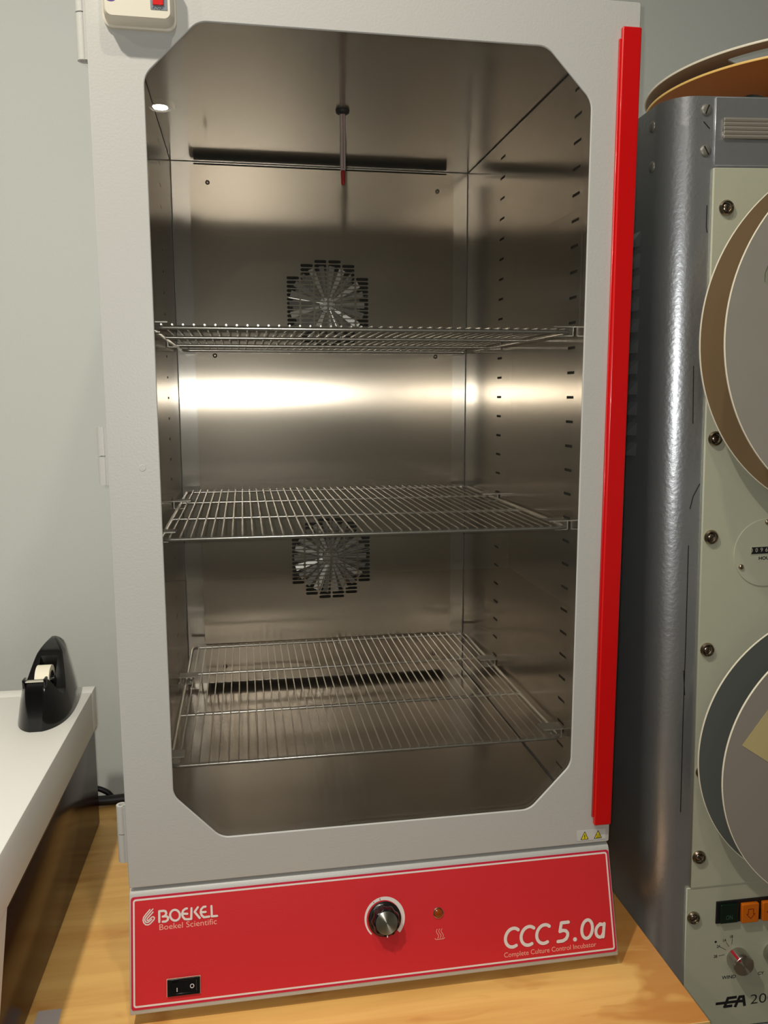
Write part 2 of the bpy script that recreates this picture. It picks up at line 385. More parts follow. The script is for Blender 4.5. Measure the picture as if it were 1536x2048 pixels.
# back panel standing 3 cm proud, open above and below
PY = .50
fans = [(.2785, .683), (.279, .2605)]
holes = []
for fx, fz in fans:
    for c, n in enumerate((13, 19, 21, 21, 19, 13)):
        for k in range(n): holes.append(stadium(fx+(c-2.5)*.0226, fz+(k-(n-1)/2)*.00665, .0204, .0048, 4))
panel_out = rect(.0644, ZF+.0115, .4880, ZC-.0125, .006)
bp = plate('back_panel', panel_out, holes, -.0008, 0, FR(PY), M_panelS, inc)
for xa, xb in ((.0652, .0662), (.4862, .4872)): box('panel_flange', (xa, PY+.001, ZF+.02), (xb, D, ZC-.02), M_backS, inc)
box('plenum_shade_sheet', (.07, D-.003, ZF+.003), (.482, D-.001, ZC-.003), M_shade, inc)  # dark sheet painting the shade over unlit steel behind the panel
scm = lathe_mesh([(.0036, 0), (.0034, .0010), (.0026, .0018), (.0014, .0021), (.0012, .0012), (0, .0012)], 16, FRONT)
for x, z in ((.0918, .865), (.4604, .8653), (.0951, .599), (.4588, .599), (.0966, .0799), (.4595, .0821)):
    link('panel_screw', scm, M_screw, bp, (x, PY, z))
for fx, fz in fans:
    fan = cyl('fan', (fx, PY+.022, fz), (fx, PY+.012, fz), .013, M_alu, inc, 24)
    for k in range(22):
        bm = bmesh.new(); a = 2*pi*k/22
        M = Matrix.Translation((fx, PY+.014, fz)) @ Matrix.Rotation(a, 4, 'Y') @ Matrix.Rotation(.45 + .25*math.sin(k*2.4), 4, 'X')
        vs = [bm.verts.new(M @ Vector(p)) for p in ((.014, 0, -.002), (.062, 0, -.0055), (.062, .0, .0055), (.014, 0, .002))]
        f = bm.faces.new(vs); e = bmesh.ops.extrude_face_region(bm, geom=[f])
        bmesh.ops.translate(bm, verts=[v for v in e['geom'] if isinstance(v, bmesh.types.BMVert)], vec=(0, .0012, 0))
        link('fan_blade', finish(bm), M_blade, fan)
    cyl('fan_disc', (fx, PY+.0235, fz), (fx, PY+.0222, fz), .0560, M_fandisc, fan, 48)
    bm = bmesh.new()
    for k in range(9):
        a = 2*pi*k/9+.2; add_tube(bm, [(fx+.008*math.cos(a), PY+.004, fz+.008*math.sin(a)), (fx+.068*math.cos(a), PY+.004, fz+.068*math.sin(a))], .0007, 5)
    link('finger_guard', finish(bm, None, 60), M_chrome, fan)

# door
oct_ = [(.0513, .1035), (.1012, .0500), (.4585, .0500), (.5085, .1020), (.5085, .8425), (.4580, .8931), (.1040, .8931), (.0513, .8405)]
win = rpoly(oct_, .022, 8)
def grow(poly, d):
    cx = .28; cz = .47
    return [(x + (d if x > cx else -d), z + (d if z > cz else -d)) for x, z in poly]
door = plate('door', rect(0, 0, W, H, .0025, 3), [win], -.0030, 0, FRONT, M_white, inc, .0008)
plate('door_core', rect(.0012, .0012, W-.0012, H-.0012), [rpoly(grow(oct_, .008), .022, 8)], -.0092, -.0031, FRONT, M_white, door)
plate('door_liner', rect(.012, .012, W-.012, H-.012), [rpoly(grow(oct_, .008), .022, 8)], -.0112, -.0093, FRONT, M_inner, door)
plate('door_gasket', rect(.020, .020, W-.020, H-.020, .01), [rect(.030, .030, W-.030, H-.030, .01)], -.0134, -.0113, FRONT, M_gasket, door)
plate('door_glass', rpoly(grow(oct_, .0075), .022, 8), [], -.0045, -.0033, FRONT, M_glass, door)
plate('door_glass', rpoly(grow(oct_, .0075), .022, 8), [], -.0090, -.0080, FRONT, M_glass, door)
# red grip strip down the right edge of the door
hd = plate('handle', rect(.5378, .0248, .5592, .9158, .002, 4), [], .0003, .0062, FRONT, M_red, door, .0014)
plate('handle_lip', rect(.5356, .0352, .5385, .9040), [], .0003, .0042, FRONT, M_red, hd, .0008)
# warning label
lab = plate('warning_label', rect(.5190, .0040, .5552, .0174), [], .0001, .0003, FRONT, M_label, door)
for k, cx in enumerate((.5285, .5455)):
    cz = .0097
    tri = [(cx-.0052, cz-.0045), (cx+.0052, cz-.0045), (cx, cz+.0064)]
    plate('warning_triangle', rpoly(tri, .0006, 3), [], .0003, .0004, FRONT, M_ink, lab)
    tri2 = [(cx-.0040, cz-.0038), (cx+.0040, cz-.0038), (cx, cz+.0050)]
    plate('yellow_field', rpoly(tri2, .0004, 3), [], .0004, .0005, FRONT, M_yellow, lab)
    if k == 0: strokes('exclamation_mark', [[(cx, cz+.0016), (cx, cz-.0014)], [(cx, cz-.0027), (cx, cz-.0028)]], .0010, FRONT, M_ink, lab, .0006)
    else: strokes('hot_surface_mark', [[(cx+d, cz-.0030), (cx+d+.0006, cz-.0015), (cx+d-.0004, cz), (cx+d+.0003, cz+.0012)] for d in (-.0015, 0, .0015)] + [[(cx-.0025, cz-.0031), (cx+.0025, cz-.0031)]], .00038, FRONT, M_ink, lab, .0006)
# hinges on the left edge: two knuckles each with a leaf
for z0, z1 in ((.857, .943), (.4435, .5035), (.0225, .0885)):
    zm = (z0+z1)/2; bm = bmesh.new()
    for a, b in ((z0, zm-.0006), (zm+.0006, z1)):
        add_lathe_v = None
        n = 20; prof = [(.0032, a), (.0058, a), (.0058, b), (.0032, b), (.0032, a)]
        bm2 = bmesh.new(); add_lathe(bm2, prof, n); bm2.transform(Matrix.Translation((-.0066, .0200, 0)))
        me = bpy.data.meshes.new('t'); bm2.to_mesh(me); bm2.free(); bm.from_mesh(me); bpy.data.meshes.remove(me)
    add_cyl(bm, (-.0066, .02, z0+.003), (-.0066, .02, z1-.003), .0031, 14)
    add_box(bm, (-.0042, .0145, z0), (.0004, .0165, z1)); add_box(bm, (-.0042, .0235, z0), (.0004, .0255, z1))
    link('hinge', finish(bm, None, 35), M_white, door)
cyl('hole_plug', (.0085, 0, .0) if False else (.034, .0002, .462), (.034, -.0003, .462), .0036, M_white, door, 20, .0032)

# sloping control panel
PT = (0, -.001, -.006); PBv = Vector((0, -.035, -.1165)); PL = PBv.length
cp = bmesh.new()
prof = [(.030, -.0035), (.0075, -.0035), (.0035, -.0042), (.0005, -.0062), (-.0009, -.0088), (-.0362, -.1235), (-.0358, -.1246), (-.0345, -.1250), (.030, -.1252)]
A = [cp.verts.new((0, y, z)) for y, z in prof]; B = [cp.verts.new((W, y, z)) for y, z in prof]
for k in range(len(prof)):
    k2 = (k+1) % len(prof); cp.faces.new((A[k], A[k2], B[k2], B[k]))
cp.faces.new(A[::-1]); cp.faces.new(B)
bmesh.ops.bevel(cp, geom=[e for e in cp.edges if abs(e.verts[0].co.x-e.verts[1].co.x) < 1e-6 and (e.verts[0].co.y < .029 or e.verts[1].co.y < .029)], offset=.0012, segments=2, profile=.5, affect='EDGES')
panel = link('control_panel', finish(cp, None, 40), M_white, inc)
PF = frame(PT, (1, 0, 0), -PBv)          # local x right, y up the slope; y = -t
PF = PF @ Matrix.Translation((0, 0, .0004))
def T(t): return -t
plate('red_faceplate', rect(.0018, T(.1190), .5582, T(.0036), .003), [], -.0006, .0002, PF, M_crimson, panel)
plate('white_border', rect(.0040, T(.1165), .5560, T(.0058), .003), [rect(.0058, T(.1146), .5542, T(.0077), .0015)], .0002, .0003, PF, M_print, panel)
plate('red_field', rect(.0058, T(.1146), .5542, T(.0077), .0015), [], .0002, .00028, PF, M_face, panel)
# flame mark and wordmark
def lp(x, y): return (.0305 + (x-365)*5.93e-5, T(.0322) + (440 - y - .108*(x-385))*6.1e-5)
def L(*p): return [lp(*q) for q in p]
fl_lines = [L((222,222),(150,300),(108,355),(98,400),(110,445),(145,478),(185,482),(225,462),(295,390),(302,360),(285,343),(262,345),(240,362),(190,410)),
            L((275,212),(185,310),(140,362),(128,395),(142,430),(172,442),(205,430),(255,385)),
            L((278,262),(215,330),(175,372),(166,398),(180,408))]
strokes('flame_mark', fl_lines, .00125, PF, M_print, panel, .0004)
word = [L((388,430),(388,248),(470,240),(505,250),(515,285),(500,315),(470,335),(450,338)), L((470,335),(515,332),(548,352),(540,395),(505,420),(450,425)),
        [lp(672+88*math.cos(a*pi/12), 313+92*math.sin(a*pi/12)) for a in range(25)],
        L((890,195),(860,200),(820,230),(800,285),(812,335),(845,375),(890,380),(965,372),(972,190)), L((800,285),(895,285)),
        L((1088,172),(1028,252),(1118,355)),
        L((1228,160),(1190,165),(1148,205),(1138,258),(1155,310),(1195,342),(1295,328)), L((1138,258),(1228,250)),
        L((1336,148),(1340,325),(1436,316))]
strokes('brand_wordmark', word, .0023, PF, M_print, panel, .0004)
text('brand_subtitle', 'Boekel Scientific', PF, (.0319, T(.0402), .0936, T(.0342)), M_pinkprint, panel, z=.0004)
def mp(x, y): return (.4190 + (x + .13*y)*9.3e-5, T(.1018) + y*8.3e-5)
def MC(x0): return [mp(x0 + 118 + 100*math.cos(math.radians(a)), 140 + 122*math.sin(math.radians(a))) for a in range(52, 312, 13)]
glyphs = [MC(0), MC(205), MC(410),
          [mp(*q) for q in ((842, 262), (748, 262), (735, 150), (775, 160), (815, 150), (840, 118), (842, 85), (825, 45), (785, 22), (715, 20))],
          [mp(1100 + 72*math.cos(math.radians(a)), 140 + 122*math.sin(math.radians(a))) for a in range(0, 361, 15)],
          [mp(1320, 172), mp(1270, 190)] + [mp(1282 + 62*math.cos(math.radians(a)), 98 + 84*math.sin(math.radians(a))) for a in range(80, 300, 15)] + [mp(1322, 60)], [mp(1328, 188), mp(1322, 14)]]
strokes('model_name', glyphs, .0037, PF, M_print, panel, .0004)
strokes('model_dot', [[mp(945, 20), mp(946, 20)]], .0048, PF, M_print, panel, .0004)
text('model_subtitle', 'Complete Culture Control Incubator', PF, (.4195, T(.1125), .5330, T(.1055)), M_pinkprint, panel, z=.0004)
# knob with its tapering dial arc
kx, kt = .2812, .0535
outer = []; inner = []
for k in range(41):
    a = math.radians(225 - 270*k/40); f = k/40
    ro = .0222 + .0022*f; ri = .0205 - .0012*f - .0010
    ro = .0228 + .0012*f
    outer.append((kx + ro*math.cos(a), T(kt) + ro*math.sin(a))); inner.append((kx + (ro-.0016-.0042*f)*math.cos(a), T(kt) + (ro-.0016-.0042*f)*math.sin(a)))
plate('dial_arc', outer + inner[::-1], [], .0003, .0004, PF, M_print, panel)
for ang, ln in ((101, .0030), (122, .0022)):
    a = math.radians(ang); strokes('dial_tick', [[(kx+(.0232-ln)*math.cos(a), T(kt)+(.0232-ln)*math.sin(a)), (kx+.0226*math.cos(a), T(kt)+.0226*math.sin(a))]], .0006, PF, M_ink, panel, .0006, False)
KM = PF @ Matrix.Translation((kx, T(kt), .0003))
bm = bmesh.new(); n = 72
prof = [(.0186, 0, 0), (.0190, .0030, 0), (.0178, .0048, .2), (.0166, .0056, .8), (.0152, .0150, 1), (.0146, .0160, 1), (.0128, .0164, 0), (0, .0164, 0)]
rings = []
for r, z, fl_ in prof:
    if r == 0: rings.append([bm.verts.new((0, 0, z))]); continue
    rings.append([bm.verts.new(((r - fl_*.0014*(.5+.5*math.cos(9*2*pi*k/n)))*math.cos(2*pi*k/n), (r - fl_*.0014*(.5+.5*math.cos(9*2*pi*k/n)))*math.sin(2*pi*k/n), z)) for k in range(n)])
for a, b in zip(rings, rings[1:]):
    for k in range(n):
        if len(b) == 1: bm.faces.new((a[k], a[(k+1) % n], b[0]))
        else: bm.faces.new((a[k], a[(k+1) % n], b[(k+1) % n], b[k]))
knob = link('temperature_knob', finish(bm, KM, 40), M_black, panel)
def radial_metal(name, col, rough=.25):
    m = pm(name, col, rough, 1); nt = m.node_tree; b = nt.nodes['Principled BSDF']; b.inputs['Anisotropic'].default_value = .9
    tg = nt.nodes.new('ShaderNodeTangent'); tg.direction_type = 'RADIAL'; tg.axis = 'Z'; nt.links.new(tg.outputs[0], b.inputs['Tangent'])
    b.inputs['Anisotropic Rotation'].default_value = .25
    return m
M_spun = radial_metal('spun_cap_metal', (190, 186, 172), .3)
def spun_cap(name, r, h, Mx, parent):      # own local frame so the spun grain is centred
    me = lathe_mesh([(r, 0), (r, h*.7), (r*.95, h), (0, h)], 40)
    o = link(name, me, M_spun, parent); o.matrix_basis = Mx; return o
spun_cap('knob_cap', .0124, .0008, KM @ Matrix.Translation((0, 0, .0163)), knob)
strokes('knob_pointer', [[(0, -.0130), (0, -.0152)]], .0011, KM, M_print, knob, .0167, False)
# pilot lamp, heat symbol, rocker switch
LM = PF @ Matrix.Translation((.3442, T(.0538), .0002))
lampo = link('pilot_lamp', lathe_mesh([(.0060, 0), (.0060, .0012), (.0052, .0016), (.0050, .0010)], 28, LM), M_nickel, panel)
link('lamp_lens', lathe_mesh([(.0050, .0006), (.0046, .0018), (.0030, .0026), (0, .0030)], 24, LM), M_amber, lampo)
hx, ht = .3444, .0825
strokes('heat_symbol', [[(hx+d+.0004+.0012*math.sin(k*pi/5), T(ht)+.0010+.0010*k) for k in range(11)] for d in (-.0028, 0, .0028)] + [[(hx-.0058, T(ht)+.0012), (hx-.0045, T(ht)), (hx+.0045, T(ht)), (hx+.0058, T(ht)+.0012)]], .0006, PF, M_pinkprint, panel, .0004)
plate('switch_outline', rect(.0389, T(.1093), .0748, T(.0909)), [], .0003, .0004, PF, pm('switch_cutout_edge', (222, 180, 150), .5), panel)
sw = plate('power_switch', rect(.0396, T(.1088), .0744, T(.0914), .0005, 2), [rect(.0440, T(.1062), .0706, T(.0940))], .0004, .0024, PF, M_black, panel, .0004)
bm = bmesh.new()
sx0, sx1, sxm = .0442, .0704, .0573
zs = [(sx0, .0044), (sxm, .0016), (sx1, .0022)]
A = [bm.verts.new((x, T(.1060), z)) for x, z in zs] + [bm.verts.new((x, T(.1060), .0004)) for x, z in zs[::-1]]
B = [bm.verts.new((v.co.x, T(.0942), v.co.z)) for v in A]
for k in range(6): bm.faces.new((A[k], A[(k+1) % 6], B[(k+1) % 6], B[k]))
bm.faces.new(A[::-1]); bm.faces.new(B); link('rocker', finish(bm, PF), M_black, sw)
strokes('switch_mark', [[(.0502, T(.1035)), (.0502, T(.0995))]], .0007, PF, M_print, sw, .0046, False)
strokes('switch_mark', [[(x, y) for x, y in circ(.0660, T(.1000), .0019, 20)] + [(.0679, T(.1000))]], .0007, PF, M_print, sw, .0027)
for x in (.05, W-.05):
    for y in (.03, YB-.12): cyl('rubber_foot', (x, y, TBL), (x, y, -.1252), .016, M_rubfoot, inc, 20, .018)

# ------------------------------------------------------------------ shelves: welded wire, frame ring + two cross rods + wires
SX0, SX1, SYF, SYB = .0440, .5130, .0440, .5000-.006
ringp = [(x, y, 0) for x, y in rpoly([(SX0, SYF), (SX1, SYF), (SX1, SYB), (SX0, SYB)], .012, 5)]
ring_me = tube_mesh(ringp, .0024, 8, True)
rod_me = tube_mesh([(SX0, 0, 0), (SX1, 0, 0)], .0022, 8)
wire_me = tube_mesh([(0, SYF-.0046, .0030), (0, SYF, .0034), (0, SYF+.08, .0034), (0, SYB, .0032), (0, SYB+.0035, .0030)], .00100, 6)
for me, m in ((ring_me, M_chrome), (rod_me, M_chrome), (wire_me, M_chrome)): me.materials.append(m)
NW = 41
def clip_mesh(s):           # folded tab hooked into a side slot, s=+1 on the right wall
    bm = bmesh.new()
    x = lambda d: -s*d
    def b(xa, xb, ya, yb, za, zb): add_box(bm, (min(xa, xb), ya, za), (max(xa, xb), yb, zb))
    b(x(-.004), x(.026), -.0100, .0100, .0060, .0072); b(x(.0020), x(.0032), -.0100, .0100, -.0040, .0060); b(x(.0032), x(.0180), -.0100, .0100, -.0044, -.0034)
    return finish(bm)
clipR, clipL = clip_mesh(1), clip_mesh(-1)
for me in (clipR, clipL): me.materials.append(M_clip)
for nm, z, pos in (('bottom', .1170, 'lowest'), ('middle', .3790, 'middle'), ('top', .6065, 'highest')):
    s = thing('wire_shelf', {'bottom': 'chrome wire shelf lowest in the incubator, above the steel floor', 'middle': 'chrome wire shelf in the middle, hanging before the lower fan grille', 'top': 'chrome wire shelf highest in the incubator, seen from its underside'}[nm], 'shelf', ((SX0+SX1)/2, (SYF+SYB)/2, z), 'wire shelves in the incubator')
    link('frame_ring', ring_me, None, s, (0, 0, z))
    for y in (.197, .360): link('cross_rod', rod_me, None, s, (0, y, z))
    for k in range(NW): link('wire', wire_me, None, s, (SX0+.0105+(SX1-SX0-.021)*k/(NW-1), 0, z))
    for sd, me, x in (('right', clipR, XR), ('left', clipL, XL)):
        for fb, y in (('front', SY[0]), ('back', SY[1])):
            c = link('shelf_clip', me, None, None, (x, y, z))
            tag(c, f'folded steel clip holding the {fb} {sd} side of the {pos} wire shelf', 'clip', 'clips carrying the wire shelves')

# ------------------------------------------------------------------ thermometer through the chamber ceiling
th = thing('thermometer', 'glass thermometer with red bulb hanging through the incubator ceiling', 'thermometer', (TX, TYY, .81))
link('glass_tube', lathe_mesh([(.0030, .8290), (.0038, .8310), (.0038, .9340), (.0034, .9350), (0, .9350)], 16, Matrix.Translation((TX, TYY, 0))), M_glasstube, th)
link('bulb', lathe_mesh([(0, .8100), (.0020, .8108), (.0028, .8128), (.0029, .8270), (.0012, .8300), (.0010, .8305)], 16, Matrix.Translation((TX, TYY, 0))), M_redliq, th)
cyl('red_column', (TX, TYY-.0039, .830), (TX, TYY-.0039, .9), .0005, M_redliq, th, 8)
link('grommet', lathe_mesh([(.0039, .8985), (.0060, .8990), (.0085, .9005), (.0092, .9030), (.0062, .9036), (.0062, .9060), (.0039, .9060)], 20, Matrix.Translation((TX, TYY, 0))), M_gasket, th)

# ------------------------------------------------------------------ cream box stuck on the door's top left
ab = thing('timer_box', 'cream plastic box with a red button, stuck at the top left of the incubator door', 'timer', (.05, 0, .88))
bx0, bx1, bz0, bz1 = .0165, .0840, .8800, .9350
bm = bmesh.new(); vs = []
body = [(rpoly([(bx0, bz0), (bx1, bz0), (bx1, bz1), (bx0, bz1)], .009, 6), .0002), (rpoly([(bx0, bz0), (bx1, bz0), (bx1, bz1), (bx0, bz1)], .009, 6), .0045),
        (rpoly([(bx0+.0015, bz0+.0015), (bx1-.0015, bz0+.0015), (bx1-.0015, bz1-.0015), (bx0+.0015, bz1-.0015)], .009, 6), .0055),
        (rpoly([(bx0+.0022, bz0+.0022), (bx1-.0022, bz0+.0022), (bx1-.0022, bz1-.0022), (bx0+.0022, bz1-.0022)], .008, 6), .0170),
        (rpoly([(bx0+.0045, bz0+.0045), (bx1-.0045, bz0+.0045), (bx1-.0045, bz1-.0045), (bx0+.0045, bz1-.0045)], .006, 6), .0205)]
rings = [[bm.verts.new((x, y, z)) for x, y in pl] for pl, z in body]
for a, b in zip(rings, rings[1:]):
    for k in range(len(a)): bm.faces.new((a[k], a[(k+1) % len(a)], b[(k+1) % len(a)], b[k]))
bm.faces.new(rings[0][::-1]); bm.faces.new(rings[-1])
link('body', finish(bm, FRONT, 50), M_cream, ab)
bz = plate('bezel', rect(.0618, .8915, .0772, .9060, .0006, 2), [], .0203, .0209, FRONT, M_bezel, ab)
plate('red_button', rect(.0640, .8953, .0738, .9030), [], .0209, .0222, FRONT, M_redled, bz, .0004)
strokes('bezel_print', [[(.0640+.0012*k, .8922+.0011*(k % 2)), (.0646+.0012*k, .8936-.0008*(k % 3))] for k in range(8)], .0005, FRONT, M_ink, bz, .0211)
plate('printed_mark', [(.0262+.0045*math.cos(a*pi/12), .8985+.0025*math.sin(a*pi/12)) for a in range(24)], [], .0205, .0206, FRONT, M_purple, ab)

# ------------------------------------------------------------------ equipment case on the left
DR = Matrix.Translation((-.1059, .16, TBL)) @ Matrix.Rotation(-math.radians(1.14), 4, 'Z')   # local: x<0 into the case, y back, z up
dev = thing('equipment_case', 'light grey equipment case with glossy dark brown side, left of the incubator', 'case', (-.36, .14, TBL))
DYB = .2585; DYF = -.3060
box('core_side_panel', (-.500, -.300, .0015), (-.0040, DYB-.004, .168), M_brown, dev, .001, DR)
box('panel_bead', (-.0040, -.205, .1605), (-.0010, DYB-.001, .1640), M_brown, dev, .0006, DR)
box('rear_strip', (-.505, DYB-.0285, .1640), (0, DYB, .2275), M_devwhite, dev, .0012, DR)
box('lid', (-.505, DYF, .1640), (0, DYB-.0295, .2280), M_devwhite, dev, .0015, DR)
# front cheek whose rear edge leans forward below the lip
bm = bmesh.new()
pr = [(-.213, .166), (-.258, .075), (-.258, .0), (DYF, .0), (DYF, .166)]
A = [bm.verts.new((0, y, z)) for y, z in pr]; B = [bm.verts.new((-.505, y, z)) for y, z in pr]
for k in range(5): bm.faces.new((A[k], A[(k+1) % 5], B[(k+1) % 5], B[k]))
bm.faces.new(A[::-1]); bm.faces.new(B); link('front_shell', finish(bm, DR), M_devwhite, dev)

# ------------------------------------------------------------------ tape dispenser on the case
ZT = TBL+.2281
disp = thing('tape_dispenser', 'black desk tape dispenser with white roll, on the light grey case', 'tape dispenser', (-.148, .32, ZT))
def hprof(y):       # height of the top along the length
    K = [(.246, .010), (.252, .048), (.258, .066), (.266, .067), (.272, .060), (.284, .042), (.296, .034), (.308, .037), (.322, .051), (.340, .070), (.356, .084), (.370, .092), (.381, .094), (.392, .088), (.402, .070), (.410, .040), (.4145, .008)]
    for (a, b), (c, d) in zip(K, K[1:]):
        if a <= y <= c: return b + (d-b)*(y-a)/(c-a)
    return K[0][1] if y < .25 else K[-1][1]
def wprof(y):       # half width at the base
    t = (y-.330)/.0855
    return .0360*max(1-abs(t)**2.6, 0.0)**.5 if abs(t) < 1 else .002
CX = -.1490
def section(y, ch):
    h = hprof(y); wb = max(wprof(y), .003); skew = .010*(y-.246)/.17
    kf = wb/.036; wt = max(wz(h)*kf, .0022); ci = min(.0118, wt*.74); cz = h-ch if ch else h
    cz = max(cz, .006)
    side = []
    for k in range(7):
        f = k/6; side.append((max(wz(h*f*.985)*kf, .0022), h*f*.985))
    side.append((max(wt-.0010, .0016), h))
    right = side + [(ci, h), (ci, cz)]
    return [(CX+skew*z/.09*0+x, y, ZT+z) for x, z in right] + [(CX-x, y, ZT+z) for x, z in right[::-1]]
WZ = [(0, .036), (.03, .0305), (.05, .0255), (.066, .0212), (.077, .0180), (.085, .0130), (.090, .0080), (.0938, .0030), (.1, .0028)]
def wz(z):
    for (a, b), (c, d) in zip(WZ, WZ[1:]):
        if a <= z <= c: return b + (d-b)*(z-a)/(c-a)
    return .0025
ys = [.246, .2475, .250, .253, .257, .261, .265, .2675]
st = [(y, 0) for y in ys] + [(.2676, .05), (.272, .05), (.278, .05), (.284, .04), (.290, .03), (.296, .026), (.304, .03), (.312, .036), (.322, .045), (.332, .054), (.340, .058), (.3455, .060), (.3456, 0)] + [(y, 0) for y in (.350, .356, .364, .370, .376, .382, .388, .394, .399, .404, .408, .411, .4135, .4148)]
bm = bmesh.new(); rings = [[bm.verts.new(p) for p in section(y, c)] for y, c in st]
for a, b in zip(rings, rings[1:]):
    for k in range(len(a)-1): bm.faces.new((a[k], a[k+1], b[k+1], b[k]))
    bm.faces.new((a[-1], a[0], b[0], b[-1]))
bm.faces.new(rings[0][::-1]); bm.faces.new(rings[-1])
link('body', finish(bm, None, 38), M_disp, disp)
RM = frame((CX, .3130, ZT+.0500), (0, 1, 0), (0, 0, 1))
link('tape_roll', lathe_mesh([(.0130, -.0095), (.0205, -.0095), (.0205, .0095), (.0130, .0095), (.0130, -.0095)], 40, RM), M_tape, disp)
link('tape_hub', lathe_mesh([(0, -.0135), (.0055, -.0135), (.0055, -.0098), (.0124, -.0098), (.0124, .0098), (.0055, .0098), (.0055, .0135), (0, .0135)], 28, RM), M_disp, disp)
bm = bmesh.new()
add_box(bm, (CX-.0115, .2555, ZT+.0660), (CX+.0115, .2600, ZT+.0674))
for k in range(24):
    x = CX-.0115+.023*k/24
    f = [bm.verts.new(p) for p in ((x, .2555, ZT+.0674), (x+.00096, .2555, ZT+.0674), (x+.00048, .2540, ZT+.0668))]; bm.faces.new(f)
link('cutter_blade', finish(bm), M_chrome, disp)
bm = bmesh.new()
for s in (-1, 1):
    add_box(bm, (CX+s*.0135-.0018, .2535, ZT+.058), (CX+s*.0135+.0018, .2660, ZT+.0705), .0012)
link('blade_ears', finish(bm, None, 40), M_disp, disp)
bm = bmesh.new(); P = [(.2932, .0550), (.288, .0580), (.280, .0612), (.268, .0655), (.2585, .0677)]
A = [bm.verts.new((CX-.0092, y, ZT+z)) for y, z in P]; B = [bm.verts.new((CX+.0092, y, ZT+z)) for y, z in P]
for k in range(4): bm.faces.new((A[k], A[k+1], B[k+1], B[k]))
link('tape_strip', finish(bm), M_tape, disp)

# ------------------------------------------------------------------ cords behind the bench edge, grey tape on the bench
cd = thing('power_cord', 'thick black power cord looping behind the incubator by the wall', 'cord', (-.10, .49, TBL))
link('cable', tube_mesh(smooth_path([(-.25, .475, TBL+.006), (-.18, .480, TBL+.016), (-.135, .485, TBL+.0275), (-.118, .486, TBL+.0255), (-.104, .486, TBL+.018), (-.096, .486, TBL+.009), (-.088, .490, TBL+.005), (-.05, .494, TBL+.005), (.02, .494, TBL+.005)]), .0046, 10), M_cable, cd)
link('plug_body', tube_mesh(smooth_path([(-.20, .470, TBL+.0115), (-.15, .471, TBL+.0115), (-.125, .472, TBL+.0110), (-.10, .474, TBL+.0095), (-.07, .478, TBL+.0085)]), .0082, 12), M_cable, cd)
stk = plate('tape_scrap', [(-.1040, .0070), (-.0792, .0068), (-.0775, -.0240), (-.1045, -.0240)], [], .0001, .0004, frame((0, 0, TBL), (1, 0, 0), (0, 1, 0)), M_sticker)
tag(stk, 'grey scrap of tape on the bench beside the light grey case', 'tape')

# ------------------------------------------------------------------ reel machine on the right
MF = Matrix.Translation((.66, .05, FLOOR)) @ Matrix.Rotation(-math.radians(2.5), 4, 'Z') @ Matrix.Rotation(-math.radians(1.2), 4, 'Y')
MFF = MF @ FRONT                      # local x right, y up, z out of the face
mc = thing('reel_cabinet', 'tall grey enamel cabinet with cream front panels carrying two large reels', 'machine', (.95, .32, FLOOR))
MWD, MDP, MHT = .60, .50, 1.772
# body of bent sheet with rounded vertical front corners
ol = rpoly([(0, 0), (MWD, 0), (MWD, MDP), (0, MDP)], [.036, .036, .004, .004], 10)
bm = bmesh.new(); A = [bm.verts.new((x, y, .03)) for x, y in ol]; B = [bm.verts.new((x, y, MHT)) for x, y in ol]
for k in range(len(ol)): bm.faces.new((A[k], A[(k+1) % len(ol)], B[(k+1) % len(ol)], B[k]))
bm.faces.new(A[::-1]); bm.faces.new(B); link('cabinet_body', finish(bm, MF, 30), M_rack, mc)
box('plinth', (.70, .09, FLOOR), (1.22, .52, FLOOR+.05), M_rackdark, mc)
plate('top_panel', rect(.0560, 1.6960, .560, 1.7705), [], .0002, .0022, MFF, M_rack, mc, .0005)
plate('reel_panel', rect(.0552, .7940, .560, 1.6930), [], .0002, .0045, MFF, M_rackpanel, mc, .0006)
ctl = plate('switch_panel', rect(.0512, .5830, .560, .7928), [], .0002, .0030, MFF, M_rackpanel, mc, .0006)
box('lower_panel', (.052, -.003, .10), (.56, -.0002, .5810), M_rack, mc, .0006, MF)
# ribbed chrome pull
gr = plate('ribbed_pull', rect(.0655, 1.7250, .20, 1.7480), [], .0022, .0040, MFF, M_screw, mc)
for k in range(5):
    z = 1.7273+.0046*k
    cyl('rib', (.0655, z, .0040), (.20, z, .0040), .0022, M_polish, gr, 12, None, MFF)
# slotted screws
def screw_me(r, h):
    bm = bmesh.new(); add_lathe(bm, [(r, 0), (r*.96, h*.4), (r*.75, h*.8), (r*.4, h), (0, h)], 20)
    return finish(bm, None, 40)
def screw(name, x, z, r, h, y0, ang, mat, parent, cup=False):
    if cup:
        c = link('cup_washer', lathe_mesh([(r*1.0, 0), (r*1.02, h*.35), (r*.86, h*.9), (r*.74, h*.95), (r*.66, h*.5)], 24, MFF @ Matrix.Translation((x, z, y0))), mat, parent)
        rr = r*.66
    else: c = None; rr = r
    o = link(name, screw_me(rr, h*(.8 if cup else 1)), mat, parent); o.matrix_basis = MFF @ Matrix.Translation((x, z, y0))
    strokes('slot', [[(-rr*.8*math.cos(ang), -rr*.8*math.sin(ang)), (rr*.8*math.cos(ang), rr*.8*math.sin(ang))]], rr*.22, MFF @ Matrix.Translation((x, z, y0)), M_ink, o, h*(.8 if cup else 1)+.0001, False)
for x, z, a in ((.0457, 1.7569, 1.2), (.0460, 1.7124, 2.1)): screw('frame_screw', x, z, .0067, .0026, 0, a, M_scr2, mc)
